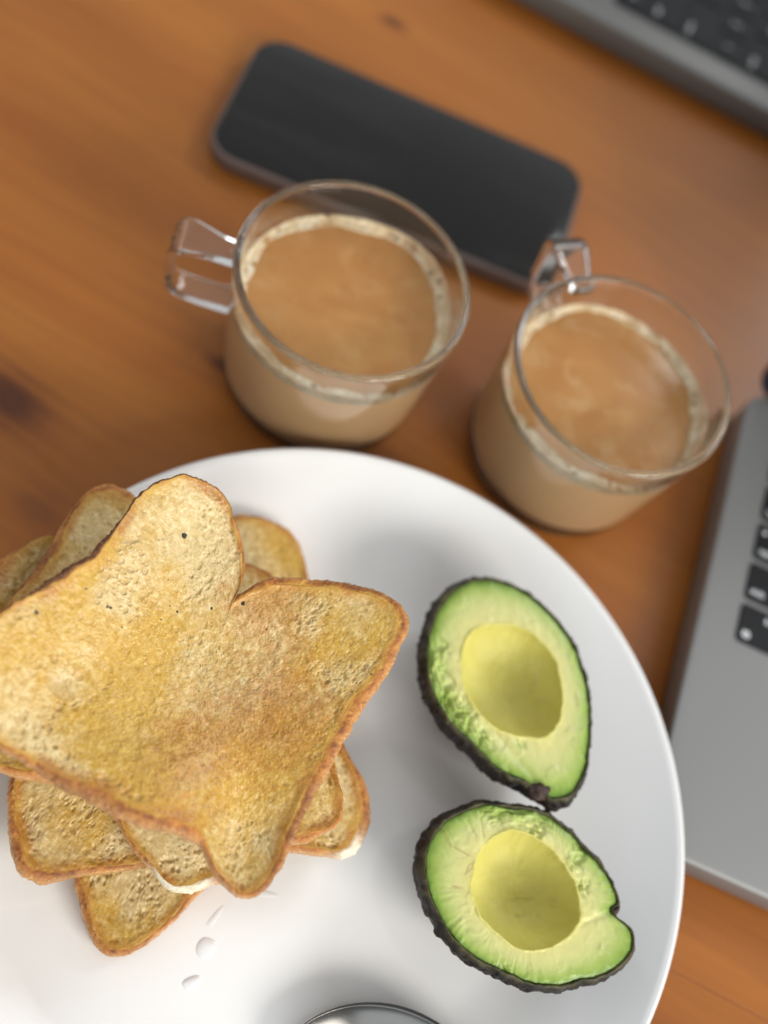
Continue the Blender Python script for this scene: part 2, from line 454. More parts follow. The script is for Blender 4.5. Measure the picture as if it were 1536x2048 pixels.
# ------------------------------------------------------------------ toast
TH = 0.0074
OUT = {
    'bottom': [(262, 1905), (300, 1882), (345, 1845), (392, 1795), (480, 1710), (570, 1620), (640, 1520), (650, 1400), (635, 1260), (617, 1156), (608, 1116), (592, 1081), (567, 1056), (536, 1041), (505, 1031), (474, 1030), (430, 1045), (400, 1095), (330, 1150), (200, 1230), (110, 1300), (80, 1400), (100, 1550), (130, 1690), (147, 1755), (165, 1830), (185, 1880), (205, 1905), (232, 1914)],
    'right': [(586, 1702), (619, 1707), (656, 1711), (681, 1716), (707, 1709), (725, 1683), (736, 1647), (738, 1607), (729, 1567), (707, 1527), (688, 1490), (640, 1380), (560, 1280), (420, 1180), (300, 1130), (180, 1090), (108, 1073), (83, 1076), (58, 1085), (31, 1103), (12, 1117), (0, 1128), (-25, 1160), (-38, 1220), (-20, 1340), (60, 1480), (180, 1590), (330, 1660), (470, 1695)],
    'left': [(20, 1552), (16, 1596), (17, 1645), (20, 1684), (27, 1718), (41, 1743), (59, 1758), (90, 1764), (137, 1755), (195, 1747), (244, 1739), (290, 1733), (420, 1700), (560, 1600), (620, 1450), (610, 1290), (580, 1185), (546, 1153), (517, 1137), (493, 1125), (440, 1112), (300, 1135), (150, 1200), (60, 1300), (25, 1430)],
    'torn': [(0, 1228), (31, 1186), (62, 1149), (94, 1103), (125, 1049), (150, 1011), (171, 988), (196, 972), (225, 972), (250, 981), (269, 995), (330, 1060), (420, 1150), (540, 1290), (590, 1420), (560, 1600), (510, 1710), (470, 1755), (437, 1765), (411, 1774), (382, 1784), (353, 1782), (331, 1771), (309, 1745), (280, 1712), (247, 1669), (225, 1629), (110, 1520), (10, 1420), (-45, 1330), (-35, 1270)],
    'under': [(586, 1685), (612, 1683), (652, 1665), (678, 1647), (685, 1625), (685, 1596), (678, 1563), (667, 1530), (640, 1400), (560, 1260), (450, 1200), (350, 1130), (200, 1160), (60, 1240), (-40, 1310), (-100, 1380), (-110, 1460), (-60, 1520), (0, 1541), (37, 1552), (73, 1557), (110, 1565), (170, 1580), (260, 1605), (350, 1638), (450, 1668), (530, 1688)],
    'top': [(470, 1191), (486, 1184), (511, 1170), (530, 1162), (555, 1156), (583, 1156), (617, 1158), (661, 1162), (711, 1170), (755, 1181), (792, 1200), (811, 1216), (820, 1237), (817, 1259), (799, 1303), (767.5, 1359), (739, 1397), (706, 1450), (663, 1530), (619, 1610), (586, 1676), (568, 1720), (550, 1753), (535, 1774), (510, 1793), (484, 1794), (455, 1774), (433, 1753), (415, 1720), (400, 1690), (357, 1667), (310, 1654), (273, 1645), (215, 1621), (156, 1589), (105, 1562), (49, 1523), (0, 1494), (-60, 1450), (-95, 1405), (-108, 1350), (-95, 1300), (-60, 1262), (0, 1224), (60, 1180), (100, 1155), (140, 1130), (180, 1105), (210, 1075), (240, 1040), (262, 1010), (290, 982), (318, 963), (350, 953), (385, 953), (415, 962), (440, 980), (462, 1010), (467, 1031), (480, 1070), (488, 1110), (489, 1135), (485, 1160), (475, 1182)],
}
ORDER = ['bottom', 'right', 'left', 'torn', 'under', 'top']
# support raster, 1 mm
GX = np.arange(-0.125, 0.075, 0.001); GY = np.arange(-0.03, 0.19, 0.001)
XX, YY = np.meshgrid(GX, GY, indexing='ij')
TOP = plate_z(np.hypot(XX - PC[0], YY - PC[1]))


def samp(Z, x, y):
    fx = np.clip((x - GX[0]) / 0.001, 0, len(GX) - 1.001); fy = np.clip((y - GY[0]) / 0.001, 0, len(GY) - 1.001)
    i = fx.astype(int); j = fy.astype(int); a = fx - i; b = fy - j
    return (Z[i, j] * (1 - a) + Z[i + 1, j] * a) * (1 - b) + (Z[i, j + 1] * (1 - a) + Z[i + 1, j + 1] * a) * b


def inside(poly, x, y):
    r = np.zeros(x.shape, bool); n = len(poly); j = n - 1
    for i in range(n):
        xi, yi = poly[i]; xj, yj = poly[j]
        c = ((yi > y) != (yj > y)) & (x < (xj - xi) * (y - yi) / (yj - yi + 1e-12) + xi); r ^= c; j = i
    return r


def blur(Z, n):
    for _ in range(n):
        P = np.pad(Z, 1, mode='edge')
        Z = (P[:-2, 1:-1] + P[2:, 1:-1] + P[1:-1, :-2] + P[1:-1, 2:] + 2 * Z) / 6
    return Z


def mblur(Z, m, n):
    w = blur(m.astype(float), n); return np.where(m, blur(np.where(m, Z, 0), n) / np.maximum(w, 1e-6), Z)


def settle(poly, gravity):
    m = inside(poly, XX, YY)
    b = np.where(m, TOP, 0.0); b = np.where(m, np.max(b[m]), 0)
    for _ in range(60):
        b = np.where(m, np.maximum(mblur(b, m, 6) - gravity, TOP), 0)
    b = mblur(b, m, 12)
    # carry the surface past the outline so that sampling near it is smooth
    w = m.astype(float); z = b * w
    for _ in range(8):
        w2 = blur(w, 3); z2 = blur(z, 3); grow = (w < 0.5) & (w2 > 1e-3)
        z = np.where(grow, z2 / np.maximum(w2, 1e-6), z); w = np.where(grow, 1.0, w)
        z = np.where(w > 0.5, z, 0)
    return z, m


def pore_field(half, res, layers, seed):
    """crumb cells of several sizes, drawn out along a slowly turning grain"""
    g = np.random.default_rng(seed); n = int(2 * half / res); Z = np.zeros((n, n), np.float32); a0 = g.random() * 3.1
    for (dens, s0, s1, depth) in layers:
        cnt = int(dens * (2 * half * 1000) ** 2)
        P = g.random((cnt, 2)) * n; S = s0 * (s1 / s0) ** (g.random(cnt) ** 1.8); EL = 1.0 + g.random(cnt) * 1.2; AN = a0 + g.normal(size=cnt) * 0.35 + (fbm(P[:, 0], P[:, 1], .006, 2, seed) - .5) * 5
        for (px_, py_), s, el, a in zip(P, S, EL, AN):
            q = math.sqrt(el); rx = s * q / res; ry = s / q / res; k = int(rx) + 2; ca_, sa_ = math.cos(a), math.sin(a)
            i0, i1, j0, j1 = max(int(px_) - k, 0), min(int(px_) + k + 1, n), max(int(py_) - k, 0), min(int(py_) + k + 1, n)
            u = (np.arange(i0, i1) - px_)[:, None]; w = (np.arange(j0, j1) - py_)[None, :]
            d = ((u * ca_ + w * sa_) / rx) ** 2 + ((w * ca_ - u * sa_) / ry) ** 2
            sl = Z[i0:i1, j0:j1]; np.maximum(sl, np.sqrt(np.clip(1 - d, 0, 1)) * (min(s, 0.0009) * depth), out=sl)
    return Z


SPECKS = [(369, 1071, 5.5), (215, 1214, 3), (221, 1216, 3), (340, 1212, 2.2), (355, 1223, 2.6), (423, 1217, 3.2), (486, 1206, 4.5), (172, 1178, 2.4), (244, 1255, 2), (533, 1259, 2.2), (743, 1349, 2.5), (336, 1160, 2), (322, 1240, 2), (518, 1353, 1.8), (704, 1385, 1.8), (531, 1412, 2), (73, 1226, 4)]
WHO = {
    'bottom': ('toast slice lying lowest on the plate, its corner pointing down at the water droplets', 5),
    'right': ('toast slice whose rounded corner sticks out farthest right toward the avocado halves', 6),
    'left': ('toast slice with rounded corner sticking out lower left over the lowest slice', 7),
    'torn': ('toast slice with a torn white corner, tucked under the topmost slice', 8),
    'under': ('toast slice directly under the topmost one, browned corner showing at right', 9),
    'top': ('topmost large golden buttered toast slice with two lobes and a notch', 10),
}


def build_slice(key):
    global TOP
    seed = WHO[key][1]; hi = key == 'top'
    nt = 1500 if hi else 800; nr = 250 if hi else 125
    px_ = smooth_closed(OUT[key], nt)
    zedge = np.full(nt, float(np.median(TOP[inside([at(x, y, 0.02)[:2] for x, y in px_[::12]], XX, YY)])) + TH)
    for it in range(2):
        W = A_([at(x, y, z)[:2] for (x, y), z in zip(px_, zedge)])
        base, m = settle(W[::4], {'top': 1.0e-5, 'under': 6e-5}.get(key, 9e-5))
        cen = W.mean(0)
        if hi:
            cen = at(395, 1390, 0.055)[:2]
            # the slice has curled in the pan: rim lifted, most of all along the far left side
            D = np.hypot(XX - cen[0], YY - cen[1]); curl = 0.0045 * np.clip(D / 0.05, 0, 1.5) ** 2
            for (x, y, amp, sg) in ((330, 1000, .009, .019), (-10, 1270, .017, .026), (160, 1130, .007, .015), (330, 1330, -.002, .02), (800, 1240, .003, .02), (230, 1590, .004, .018), (505, 1770, -.004, .014), (420, 1080, -.002, .008), (130, 1390, -.0035, .011), (340, 1625, .004, .011), (495, 1600, -.0035, .009), (490, 1690, -.003, .008), (600, 1560, .0015, .010), (350, 1110, -.0015, .007), (470, 1215, .0015, .008)):
                q = at(x, y, .055); curl = curl + amp * np.exp(-((XX - q[0]) ** 2 + (YY - q[1]) ** 2) / (2 * sg * sg))
            base = base + curl
        elif key == 'torn':
            q = at(205, 985, .045); base = base + 0.009 * np.exp(-((XX - q[0]) ** 2 + (YY - q[1]) ** 2) / (2 * .022 ** 2))
        zedge = samp(base, W[:, 0], W[:, 1]) + TH * 0.72
    # local frame at the slice's own centre
    c0 = cen; zc = float(samp(base, A_([c0[0]]), A_([c0[1]]))[0])
    g = np.random.default_rng(seed)
    rad = np.linalg.norm(W - c0, axis=1); dirv = (W - c0) / rad[:, None]
    wob = (fbm(W[:, 0], W[:, 1], 300, 3, seed) - .5) * 0.0009
    W = W + dirv * wob[:, None]; rad = rad + wob
    # pores
    half = 0.074; res = 0.00014
    pf = pore_field(half, res, ((0.85, .00022, .00045, 1.1), (0.12, .00045, .00085, 1.15)), seed)
    pg = pore_field(half, res, ((0.10, .00028, .00055, 1.3), (0.045, .0006, .0013, 1.1)), seed + 100)
    if hi:
        for (x, y, a, b, an) in ((255, 1125, .0030, .0011, 50), (310, 1040, .0024, .0009, 52), (210, 1165, .0015, .0006, 30), (415, 1022, .0020, .0014, 10), (455, 1080, .0012, .0008, 0), (716, 1235, .0011, .0009, 40), (697, 1198, .0009, .0006, 10), (330, 1098, .0042, .0012, -20), (120, 1395, .0050, .0022, -5), (300, 1485, .0030, .0018, 0), (650, 1370, .0010, .0007, 60), (665, 1430, .0012, .0006, 70), (535, 1660, .0016, .0009, 70), (150, 1200, .0022, .0009, 40), (85, 1240, .0024, .0009, 35)):
            q = at(x, y, .058)[:2] - c0; k = int(.006 / res); ci, cj = int((q[0] + half) / res), int((q[1] + half) / res)
            u, w = np.meshgrid(np.arange(-k, k) * res, np.arange(-k, k) * res, indexing='ij'); a_ = R_(an)
            d = ((u * math.cos(a_) + w * math.sin(a_)) / a) ** 2 + ((-u * math.sin(a_) + w * math.cos(a_)) / b) ** 2
            sl = pg[ci - k:ci + k, cj - k:cj + k]; np.maximum(sl, np.sqrt(np.clip(1 - d, 0, 1)) * 0.0012, out=sl)

    def pore(x, y):
        i = np.clip(((x - c0[0] + half) / res).astype(int), 0, pf.shape[0] - 1); j = np.clip(((y - c0[1] + half) / res).astype(int), 0, pf.shape[1] - 1)
        return pf[i, j], pg[i, j]
    rho = 0.0018
    crw = 0.0011 + 0.0030 * np.clip(fbm(W[:, 0], W[:, 1], 32, 3, seed + 70) * 2.2 - .80, 0, 1)
    if hi:
        for (bx, by, amp, sg) in ((720, 1420, .0022, .020), (600, 1640, .0018, .012), (250, 1640, .0014, .016), (440, 1130, -.0008, .008)):
            q = at(bx, by, .056); crw = crw + amp * np.exp(-((W[:, 0] - q[0]) ** 2 + (W[:, 1] - q[1]) ** 2) / (2 * sg * sg))
    t1 = crw / rad
    th_var = lambda x, y: TH * (0.92 + 0.16 * fbm(x, y, 40, 2, seed + 3))
    # crumb, top face: rings from the centre to the crust
    rs = np.concatenate([[0.004], np.linspace(0.02, 1, nr) ** 0.82])
    XY = (c0[None, None] + (W - c0)[None] * (rs[:, None] * (1 - t1)[None])[..., None]).reshape(-1, 2)
    x, y = XY[:, 0], XY[:, 1]
    edge = ((1 - rs[:, None] * (1 - t1)[None]) * rad[None] - crw[None]).reshape(-1) * 1000
    openness = np.clip(fbm(x, y, 60, 3, seed + 20) * 4.2 - 1.65, 0.12, 1.15) * np.clip(edge / 2.0, 0.1, 1)
    if hi:
        q = at(420, 1420, .055)[:2]; dd = np.hypot(x - q[0], y - q[1])
        openness = openness * np.clip(0.15 + (dd / 0.040) ** 1.5, 0.15, 1.15)
    p1, p2 = pore(x, y); pz = np.maximum(p1 * openness, p2 * np.clip(openness + .22, 0, 1) * np.clip(edge / 1.5, 0, 1)) * (0.70 if hi else 0.80)
    fine = (fbm(x, y, 1500, 2, seed + 5, .7) - .5) * 0.0003 + (fbm(x, y, 300, 2, seed + 7, .5) - .5) * 0.0004 + (fbm(x, y, 85, 3, seed + 9) - .5) * 0.0013
    fine = fine * np.clip(edge / 1.2, 0.25, 1)
    lip = 0.0004 * np.exp(-(edge / 1.8) ** 2)
    z = samp(base, x, y) + th_var(x, y) - pz + fine + lip
    # browning map (colour of the bread itself): fried patches
    brown = fbm(x, y, 45, 3, seed + 30) * 0.5
    butter = np.clip(fbm(x, y, 38, 3, seed + 40) * 2.2 - 0.62, 0, 1)
    butter = butter - 0.75 * np.clip(openness - .35, 0, 1); brown = brown - 0.35 * np.clip(openness - .4, 0, 1)
    sp = np.zeros(len(x))
    if hi:
        for (bx, by, amp, sg) in ((470, 1300, .22, .018), (395, 1450, .30, .020), (510, 1215, .55, .008), (430, 1190, .50, .006), (600, 1190, .35, .010), (560, 1500, .35, .014), (300, 1520, .22, .016), (650, 1420, .2, .012), (350, 1600, .25, .012), (160, 1260, -.35, .028), (330, 1060, -.35, .018), (60, 1330, -.3, .022), (520, 1700, -.2, .012), (740, 1230, -.3, .010), (360, 1170, -.25, .012)):
            q = at(bx, by, .056); brown = brown + amp * np.exp(-((x - q[0]) ** 2 + (y - q[1]) ** 2) / (2 * sg * sg))
        for (bx, by, amp, sg) in ((200, 1480, .5, .02), (300, 1280, .3, .016), (640, 1300, .25, .018), (240, 1130, -.2, .02), (740, 1230, -.4, .012), (520, 1700, -.4, .014), (380, 1080, -.35, .013)):
            q = at(bx, by, .056); butter = butter + amp * np.exp(-((x - q[0]) ** 2 + (y - q[1]) ** 2) / (2 * sg * sg))
        zz = samp(base, x, y) + TH
        for (bx, by, rp) in SPECKS:
            q = at(bx, by, .062)
            for _ in range(2):
                q = at(bx, by, float(samp(base, A_([q[0]]), A_([q[1]]))[0]) + TH)
            rr = rp / 7300.0 * (0.8 + 0.6 * fbm(x, y, 1500, 2, seed + 50)); d = np.hypot(x - q[0], y - q[1])
            sp = np.maximum(sp, np.clip((rr - d) / 0.00012, 0, 1))
    else:
        butter = butter * 0.9 + 0.25 * np.clip(1 - edge / 12, 0, 1)
    Vt = np.stack([x - c0[0], y - c0[1], z - zc], 1); n_top = len(rs)
    Ft = ring_faces(n_top, nt)
    # bottom face, coarse
    rb = np.linspace(1, 0.02, 10)
    XYb = (c0[None, None] + (W - c0)[None] * (rb[:, None] * (1 - t1)[None])[..., None]).reshape(-1, 2)
    zb = samp(base, XYb[:, 0], XYb[:, 1])
    Vb = np.stack([XYb[:, 0] - c0[0], XYb[:, 1] - c0[1], zb - zc], 1)
    Fb = ring_faces(len(rb), nt, off=len(Vt))
    ext = np.zeros(len(Vb))
    t = empty('toast_slice', (c0[0], c0[1], zc))
    tag(t, WHO[key][0], 'toast', 'stacked slices of fried toast')
    mesh_obj('crumb', np.vstack([Vt, Vb]), np.vstack([Ft, Fb]), M['crumb'], t,
             attrs={'edge': np.concatenate([edge, ext + 5]), 'pore': np.concatenate([np.clip(pz / 0.0008, 0, 1), ext]), 'brown': np.concatenate([brown, ext + .4]),
                    'butter': np.concatenate([butter, ext + .4]), 'speck': np.concatenate([sp, ext])})
    # crust: over the rounded edge, down the side and under
    pr = [(1.0, TH + .0004, 0.0), (0.86, TH + .00035, 0.0)]
    for a in range(10, 91, 10):
        a = R_(a); pr.append((0.86 * (1 - math.sin(a)), TH + .00035 - (rho + .00035) * (1 - math.cos(a)), max(0, .95 * (a - .35))))
    for h in np.linspace(TH - rho - .0008, rho * .8, 5): pr.append((-0.05 * math.sin((h / TH) * math.pi), h, 1.0))
    for a in range(15, 91, 15):
        a = R_(a); pr.append((0.4 * (1 - math.cos(a)), rho * .8 * (1 - math.sin(a)), 0.9 - .4 * a))
    pr.append((1.0, 0.0, 0.0))
    Vs = []; side = []; dk = []; inset = []; torn = []
    for (ins, h, sd) in pr:
        inset.append(np.full(nt, max(ins, 0)))
        s = 1 - ins * crw / rad
        q = c0 + (W - c0) * s[:, None]
        hh = h / TH * th_var(q[:, 0], q[:, 1]); zz = samp(base, q[:, 0], q[:, 1]) + hh
        r3 = np.stack([q[:, 0], q[:, 1], zz], 1)
        nz = (vn3(r3, 1300, seed) - .5) * 0.0006 + (vn3(r3, 300, seed + 1) - .5) * 0.0006
        k_ = min(1, 0.15 + sd) if ins < .99 else 0.0
        r3[:, :2] += dirv * (nz * k_)[:, None]; r3[:, 2] += nz * (0.7 if ins < .99 else 0)
        Vs.append(r3 - [c0[0], c0[1], zc]); side.append(np.full(nt, sd))
        dd = np.clip(fbm(r3[:, 0], r3[:, 1], 60, 3, seed + 60) * 2.2 - 1.05, 0, 1) * .7
        if hi:   # the far left crust is made darker
            for (bx, by, amp, sg) in ((270, 1010, .9, .010), (215, 1080, 1.0, .010), (120, 1150, .7, .013), (470, 1190, .45, .005), (20, 1210, .5, .012)):
                q2 = at(bx, by, .062); dd = dd + amp * np.exp(-((r3[:, 0] - q2[0]) ** 2 + (r3[:, 1] - q2[1]) ** 2) / (2 * sg * sg))
        tn = np.zeros(nt)
        for (bx, by, zz_, amp, sg) in {'torn': ((365, 1778, .03, 2.2, .0042), (335, 1768, .03, 1.6, .003)), 'right': ((690, 1714, .016, 1.3, .0035),)}.get(key, ()):
            q2 = at(bx, by, zz_); tn = tn + amp * np.exp(-((r3[:, 0] - q2[0]) ** 2 + (r3[:, 1] - q2[1]) ** 2) / (2 * sg * sg)) * (0.55 + .9 * vn3(r3, 500, seed + 80))
        torn.append(np.clip(tn * (1 if ins < .8 else .4), 0, 1))
        dk.append(np.clip(dd, 0, 1))
    mesh_obj('crust', np.vstack(Vs), ring_faces(len(pr), nt), M['crust'], t, attrs={'inset': np.concatenate(inset), 'torn': np.concatenate(torn), 'side': np.concatenate(side), 'dark': np.concatenate(dk)})
    mm = blur(m.astype(float), 1) > 0.5
    TOP = np.where(mm, np.maximum(TOP, base + TH * 1.0), TOP)
    return t


for key in ORDER: build_slice(key)

# ------------------------------------------------------------------ avocado halves
AV1 = dict(out=[(973, 1155), (1019, 1166), (1065, 1191), (1110, 1232), (1147, 1283), (1169, 1337), (1181, 1392), (1183, 1438), (1181, 1492), (1174, 1538), (1156, 1579), (1133, 1597), (1106, 1600), (1080, 1583), (1050, 1566), (996, 1540), (955, 1499), (910, 1455), (878, 1412), (856, 1355), (853, 1296), (862, 1251), (878, 1210), (905, 1180), (937, 1161)],
           hole=[(923, 1319), (928, 1292), (946, 1264), (983, 1251), (1019, 1251), (1055, 1262), (1087, 1287), (1110, 1319), (1122, 1365), (1124, 1410), (1115, 1447), (1087, 1474), (1055, 1474), (1010, 1465), (973, 1442), (946, 1406), (928, 1365)],
           zc=.0375, seed=21,
           tears=[(880, 1290, .0035, 1.0), (872, 1340, .004, 1.2), (895, 1395, .0045, 1.3), (925, 1430, .0045, 1.2), (960, 1480, .0045, 0.9), (1040, 1490, .002, .8), (1010, 1545, .003, .5), (1150, 1290, .002, .4)],
           grooves=[((985, 1455), (1075, 1565), .0007, .0014), ((890, 1340), (950, 1425), .0006, .0008)],
           veins=[])
AV2 = dict(out=[(881, 1647), (909, 1627), (941, 1612), (974, 1606), (1022, 1610), (1071, 1617), (1115, 1637), (1147, 1665), (1168, 1689), (1196, 1717), (1220, 1754), (1238, 1790), (1238, 1808), (1227, 1818), (1236, 1834), (1258, 1852), (1269, 1879), (1264, 1907), (1240, 1935), (1204, 1956), (1163, 1964), (1123, 1976), (1079, 1974), (1030, 1958), (974, 1931), (933, 1907), (901, 1871), (877, 1834), (861, 1798), (849, 1754), (849, 1713), (861, 1673)],
           hole=[(943, 1774), (950, 1742), (958, 1709), (982, 1681), (1018, 1663), (1055, 1667), (1091, 1689), (1123, 1721), (1147, 1762), (1159, 1806), (1155, 1843), (1135, 1871), (1103, 1891), (1063, 1901), (1030, 1893), (998, 1871), (966, 1839), (950, 1802)],
           zc=.0360, seed=33,
           tears=[(990, 1622, .004, 1.1), (1035, 1628, .004, 1.0), (1085, 1640, .0035, .8), (1070, 1670, .003, .9), (1150, 1725, .003, 1.0), (1163, 1775, .003, 1.0), (1010, 1950, .003, .8), (1165, 1700, .003, .7)],
           grooves=[((935, 1640), (950, 1670), .0003, .0004), ((960, 1625), (966, 1672), .0003, .0004), ((1160, 1850), (1225, 1822), .0004, .0008)],
           veins=[((882, 1650), (900, 1690), .00016), ((900, 1690), (945, 1715), .00016), ((880, 1776), (942, 1777), .00022), ((905, 1772), (942, 1777), .0002), ((930, 1750), (950, 1720), .0003)])


def seg_dist(x, y, a, b):
    d = b - a; t = np.clip(((x - a[0]) * d[0] + (y - a[1]) * d[1]) / (d @ d), 0, 1)
    return np.hypot(x - a[0] - t * d[0], y - a[1] - t * d[1]), t


def avocado(av, label):
    zc, seed = av['zc'], av['seed']; nt = 620
    out = A_([at(x, y, zc)[:2] for x, y in smooth_closed(av['out'], 800)]); hol = A_([at(x, y, zc)[:2] for x, y in smooth_closed(av['hole'], 500)])
    hc = hol.mean(0); cen = out.mean(0)

    def polar(P, th):
        a = np.arctan2(P[:, 1] - hc[1], P[:, 0] - hc[0]); r = np.hypot(P[:, 0] - hc[0], P[:, 1] - hc[1]); o = np.argsort(a)
        return np.interp(th, np.concatenate([a[o] - 2 * math.pi, a[o], a[o] + 2 * math.pi]), np.tile(r[o], 3))
    th = np.linspace(-math.pi, math.pi, nt, endpoint=False); cs, sn = np.cos(th), np.sin(th)
    ro = polar(out, th); ri = polar(hol, th)
    rn = (fbm(hc[0] + ri * cs, hc[1] + ri * sn, 260, 3, seed) - .5) * 0.0011
    ro = ro + (fbm(hc[0] + ro * cs, hc[1] + ro * sn, 330, 3, seed + 1) - .5) * 0.0008
    floor_z = float(plate_z(math.hypot(*(cen - PC)))) + 0.0004
    D = zc - floor_z
    t = empty('avocado_half', (cen[0], cen[1], floor_z))
    tag(t, label, 'avocado', 'two halves of one avocado')
    org = A_([cen[0], cen[1], floor_z])
    rings = []; E = []; PIT = []
    pd = min(0.0135, D - 0.010)
    for q in np.concatenate([[0.0015], np.linspace(0.05, 0.90, 26), np.linspace(0.915, 0.995, 9)]):   # cavity
        z = zc - pd * (1 - q ** 2.6) ** 0.62
        rings.append((ri * q + rn * q ** 9, z)); E.append(np.full(nt, 0.0)); PIT.append(np.full(nt, 1.0))
    sk = 0.0009
    for q in np.linspace(0.0, 1.0, 46):
        w = q ** 0.9
        r = (ri + rn) * (1 - w) + (ro - sk) * w
        z = np.full(nt, zc); z = z + 0.00035 * math.exp(-(q / 0.03) ** 2) - 0.0007 * q ** 8
        rings.append((r, z)); E.append(np.full(nt, w)); PIT.append(np.full(nt, math.exp(-(q / .035) ** 2)))
    for k in range(1, 4):
        rings.append((ro - sk - 0.0004 * k, np.full(nt, zc - 0.0007 - 0.0012 * k))); E.append(np.full(nt, 1.0)); PIT.append(np.zeros(nt))
    X = np.concatenate([hc[0] + r * cs for r, z in rings]); Y = np.concatenate([hc[1] + r * sn for r, z in rings])
    Z = np.concatenate([np.broadcast_to(z, (nt,)) for r, z in rings]).copy(); E = np.concatenate(E); PIT = np.concatenate(PIT)
    ANG = np.arctan2(Y - hc[1], X - hc[0])
    tear = np.zeros(len(X)); vein = np.zeros(len(X))
    flat = PIT < 0.5
    Z += (fbm(X, Y, 70, 3, seed + 4) - .5) * 0.0007 * np.where(flat, 1, 0.4) + (fbm(X, Y, 420, 2, seed + 5) - .5) * 0.00022
    Z += np.where(~flat, (fbm(X, Y, 190, 4, seed + 6, .6) - .5) * 0.0011, 0)
    for (x, y, sg, amp) in av['tears']:
        q = at(x, y, zc); g = np.exp(-((X - q[0]) ** 2 + (Y - q[1]) ** 2) / (2 * (sg * .62) ** 2)) * flat * amp
        rid = np.abs(fbm(ANG * 4.5, E * 4 + fbm(X, Y, 120, 2, seed + 3) * 1.5, 1.0, 3, seed + 8, .45) - .5) * 2.2
        Z += g * (-0.0008 + (rid - .2) * 0.0042); tear = np.maximum(tear, np.clip(g, 0, 1))
    lay = fbm(X, Y, 150, 3, seed + 12); Z += np.where(flat, np.clip((lay - .60) * 9, 0, 1) * 0.00025, 0)
    for (a, b, dep, wd) in av['grooves']:
        d, tt = seg_dist(X, Y, at(*a, zc)[:2], at(*b, zc)[:2]); d = d + (fbm(X, Y, 300, 2, seed + 9) - .5) * 0.0008
        Z -= dep * np.exp(-(d / wd) ** 2) * flat
    for (a, b, wd) in av['veins']:
        d, tt = seg_dist(X, Y, at(*a, zc)[:2], at(*b, zc)[:2]); d = d + (fbm(X, Y, 220, 3, seed + 10) - .5) * 0.0022
        vein = np.maximum(vein, np.clip(1.4 - np.abs(d) / wd, 0, 1) * flat * .45)
    pitm = [((1050, 1322), (1058, 1360), .0010), ((1058, 1360), (1066, 1405), .0009)] if seed == 21 else [((1010, 1790), (1100, 1800), .0006), ((1020, 1825), (1090, 1835), .0005)]
    for (a, b, wd) in pitm:      # marks the stone left in the hollow
        d, tt = seg_dist(X, Y, at(*a, zc - .012)[:2], at(*b, zc - .012)[:2]); d = d + (fbm(X, Y, 420, 3, seed + 15) - .5) * 0.004
        Z += np.where(flat, 0, 0.00055 * np.exp(-(d / wd) ** 2)); vein = np.maximum(vein, np.where(flat, 0, .16 * np.exp(-(d / (wd * .5)) ** 2)))
    if seed == 33:   # knife marks running out from the stone
        ang = np.arctan2(Y - hc[1], X - hc[0]); Z += np.where(flat, (vn(ang * 26 + fbm(X, Y, 90, 2, 3) * 9, E * 2, 5) - .5) * 0.00022 * np.clip(E * 2, 0, 1), 0)
    mesh_obj('flesh', np.stack([X, Y, Z], 1) - org, ring_faces(len(rings), nt), M['flesh'], t, attrs={'edge': E, 'tear': tear, 'pit': PIT, 'vein': vein})
    # skin: thin rim, then the rounded pebbled outside down to the plate
    pr = [(-0.0013, -0.0036), (-0.0010, -0.0012), (-0.0007, 0.0000), (-0.00035, 0.00025), (0.0, -0.0002)]
    Vs = []; rim = []
    for dr, dz in pr:
        Vs.append(np.stack([hc[0] + (ro + dr) * cs, hc[1] + (ro + dr) * sn, np.full(nt, zc + dz)], 1)); rim.append(np.full(nt, 1.0 if dz > -0.001 else .6))
    P0 = np.stack([hc[0] + ro * cs, hc[1] + ro * sn], 1)
    for s in np.concatenate([np.linspace(0.02, 0.85, 44), np.linspace(0.875, 0.999, 16)]):
        k = (1 - s ** 2.3) ** (1 / 2.1); k = k * (1 + 0.055 * math.sin(min(s / .35, 1) * math.pi))
        q = cen + (P0 - cen) * k
        Vs.append(np.stack([q[:, 0], q[:, 1], np.full(nt, zc - 0.0002 - (D - 0.0002) * s)], 1)); rim.append(np.full(nt, max(0, 1 - s / 0.05)))
    P = np.vstack(Vs); nv = len(pr) * nt
    amp = np.ones(len(P)); amp[:nv] = 0.3
    bump = (vn3(P, 420, seed) - .5) * 0.0011 + (vn3(P, 900, seed + 1) - .5) * 0.0006 + np.clip(vn3(P, 330, seed + 2) - .55, 0, 1) * 0.0022
    nrm = P - A_([cen[0], cen[1], zc]); nrm /= np.maximum(np.linalg.norm(nrm, axis=1), 1e-6)[:, None]
    low = np.clip((P[:, 2] - floor_z) / 0.003, 0.05, 1)
    P = P + nrm * (bump * amp * low)[:, None]; P[:, 2] = np.maximum(P[:, 2], floor_z)
    mesh_obj('skin', P - org, ring_faces(len(Vs), nt), M['skin'], t, attrs={'rim': np.concatenate(rim)})
    return t, org


a1, org1 = avocado(AV1, 'upper avocado half with a ragged scraped left edge, nearest the coffee mugs')
a2, org2 = avocado(AV2, 'lower avocado half with a notched right end, nearest the spoon')


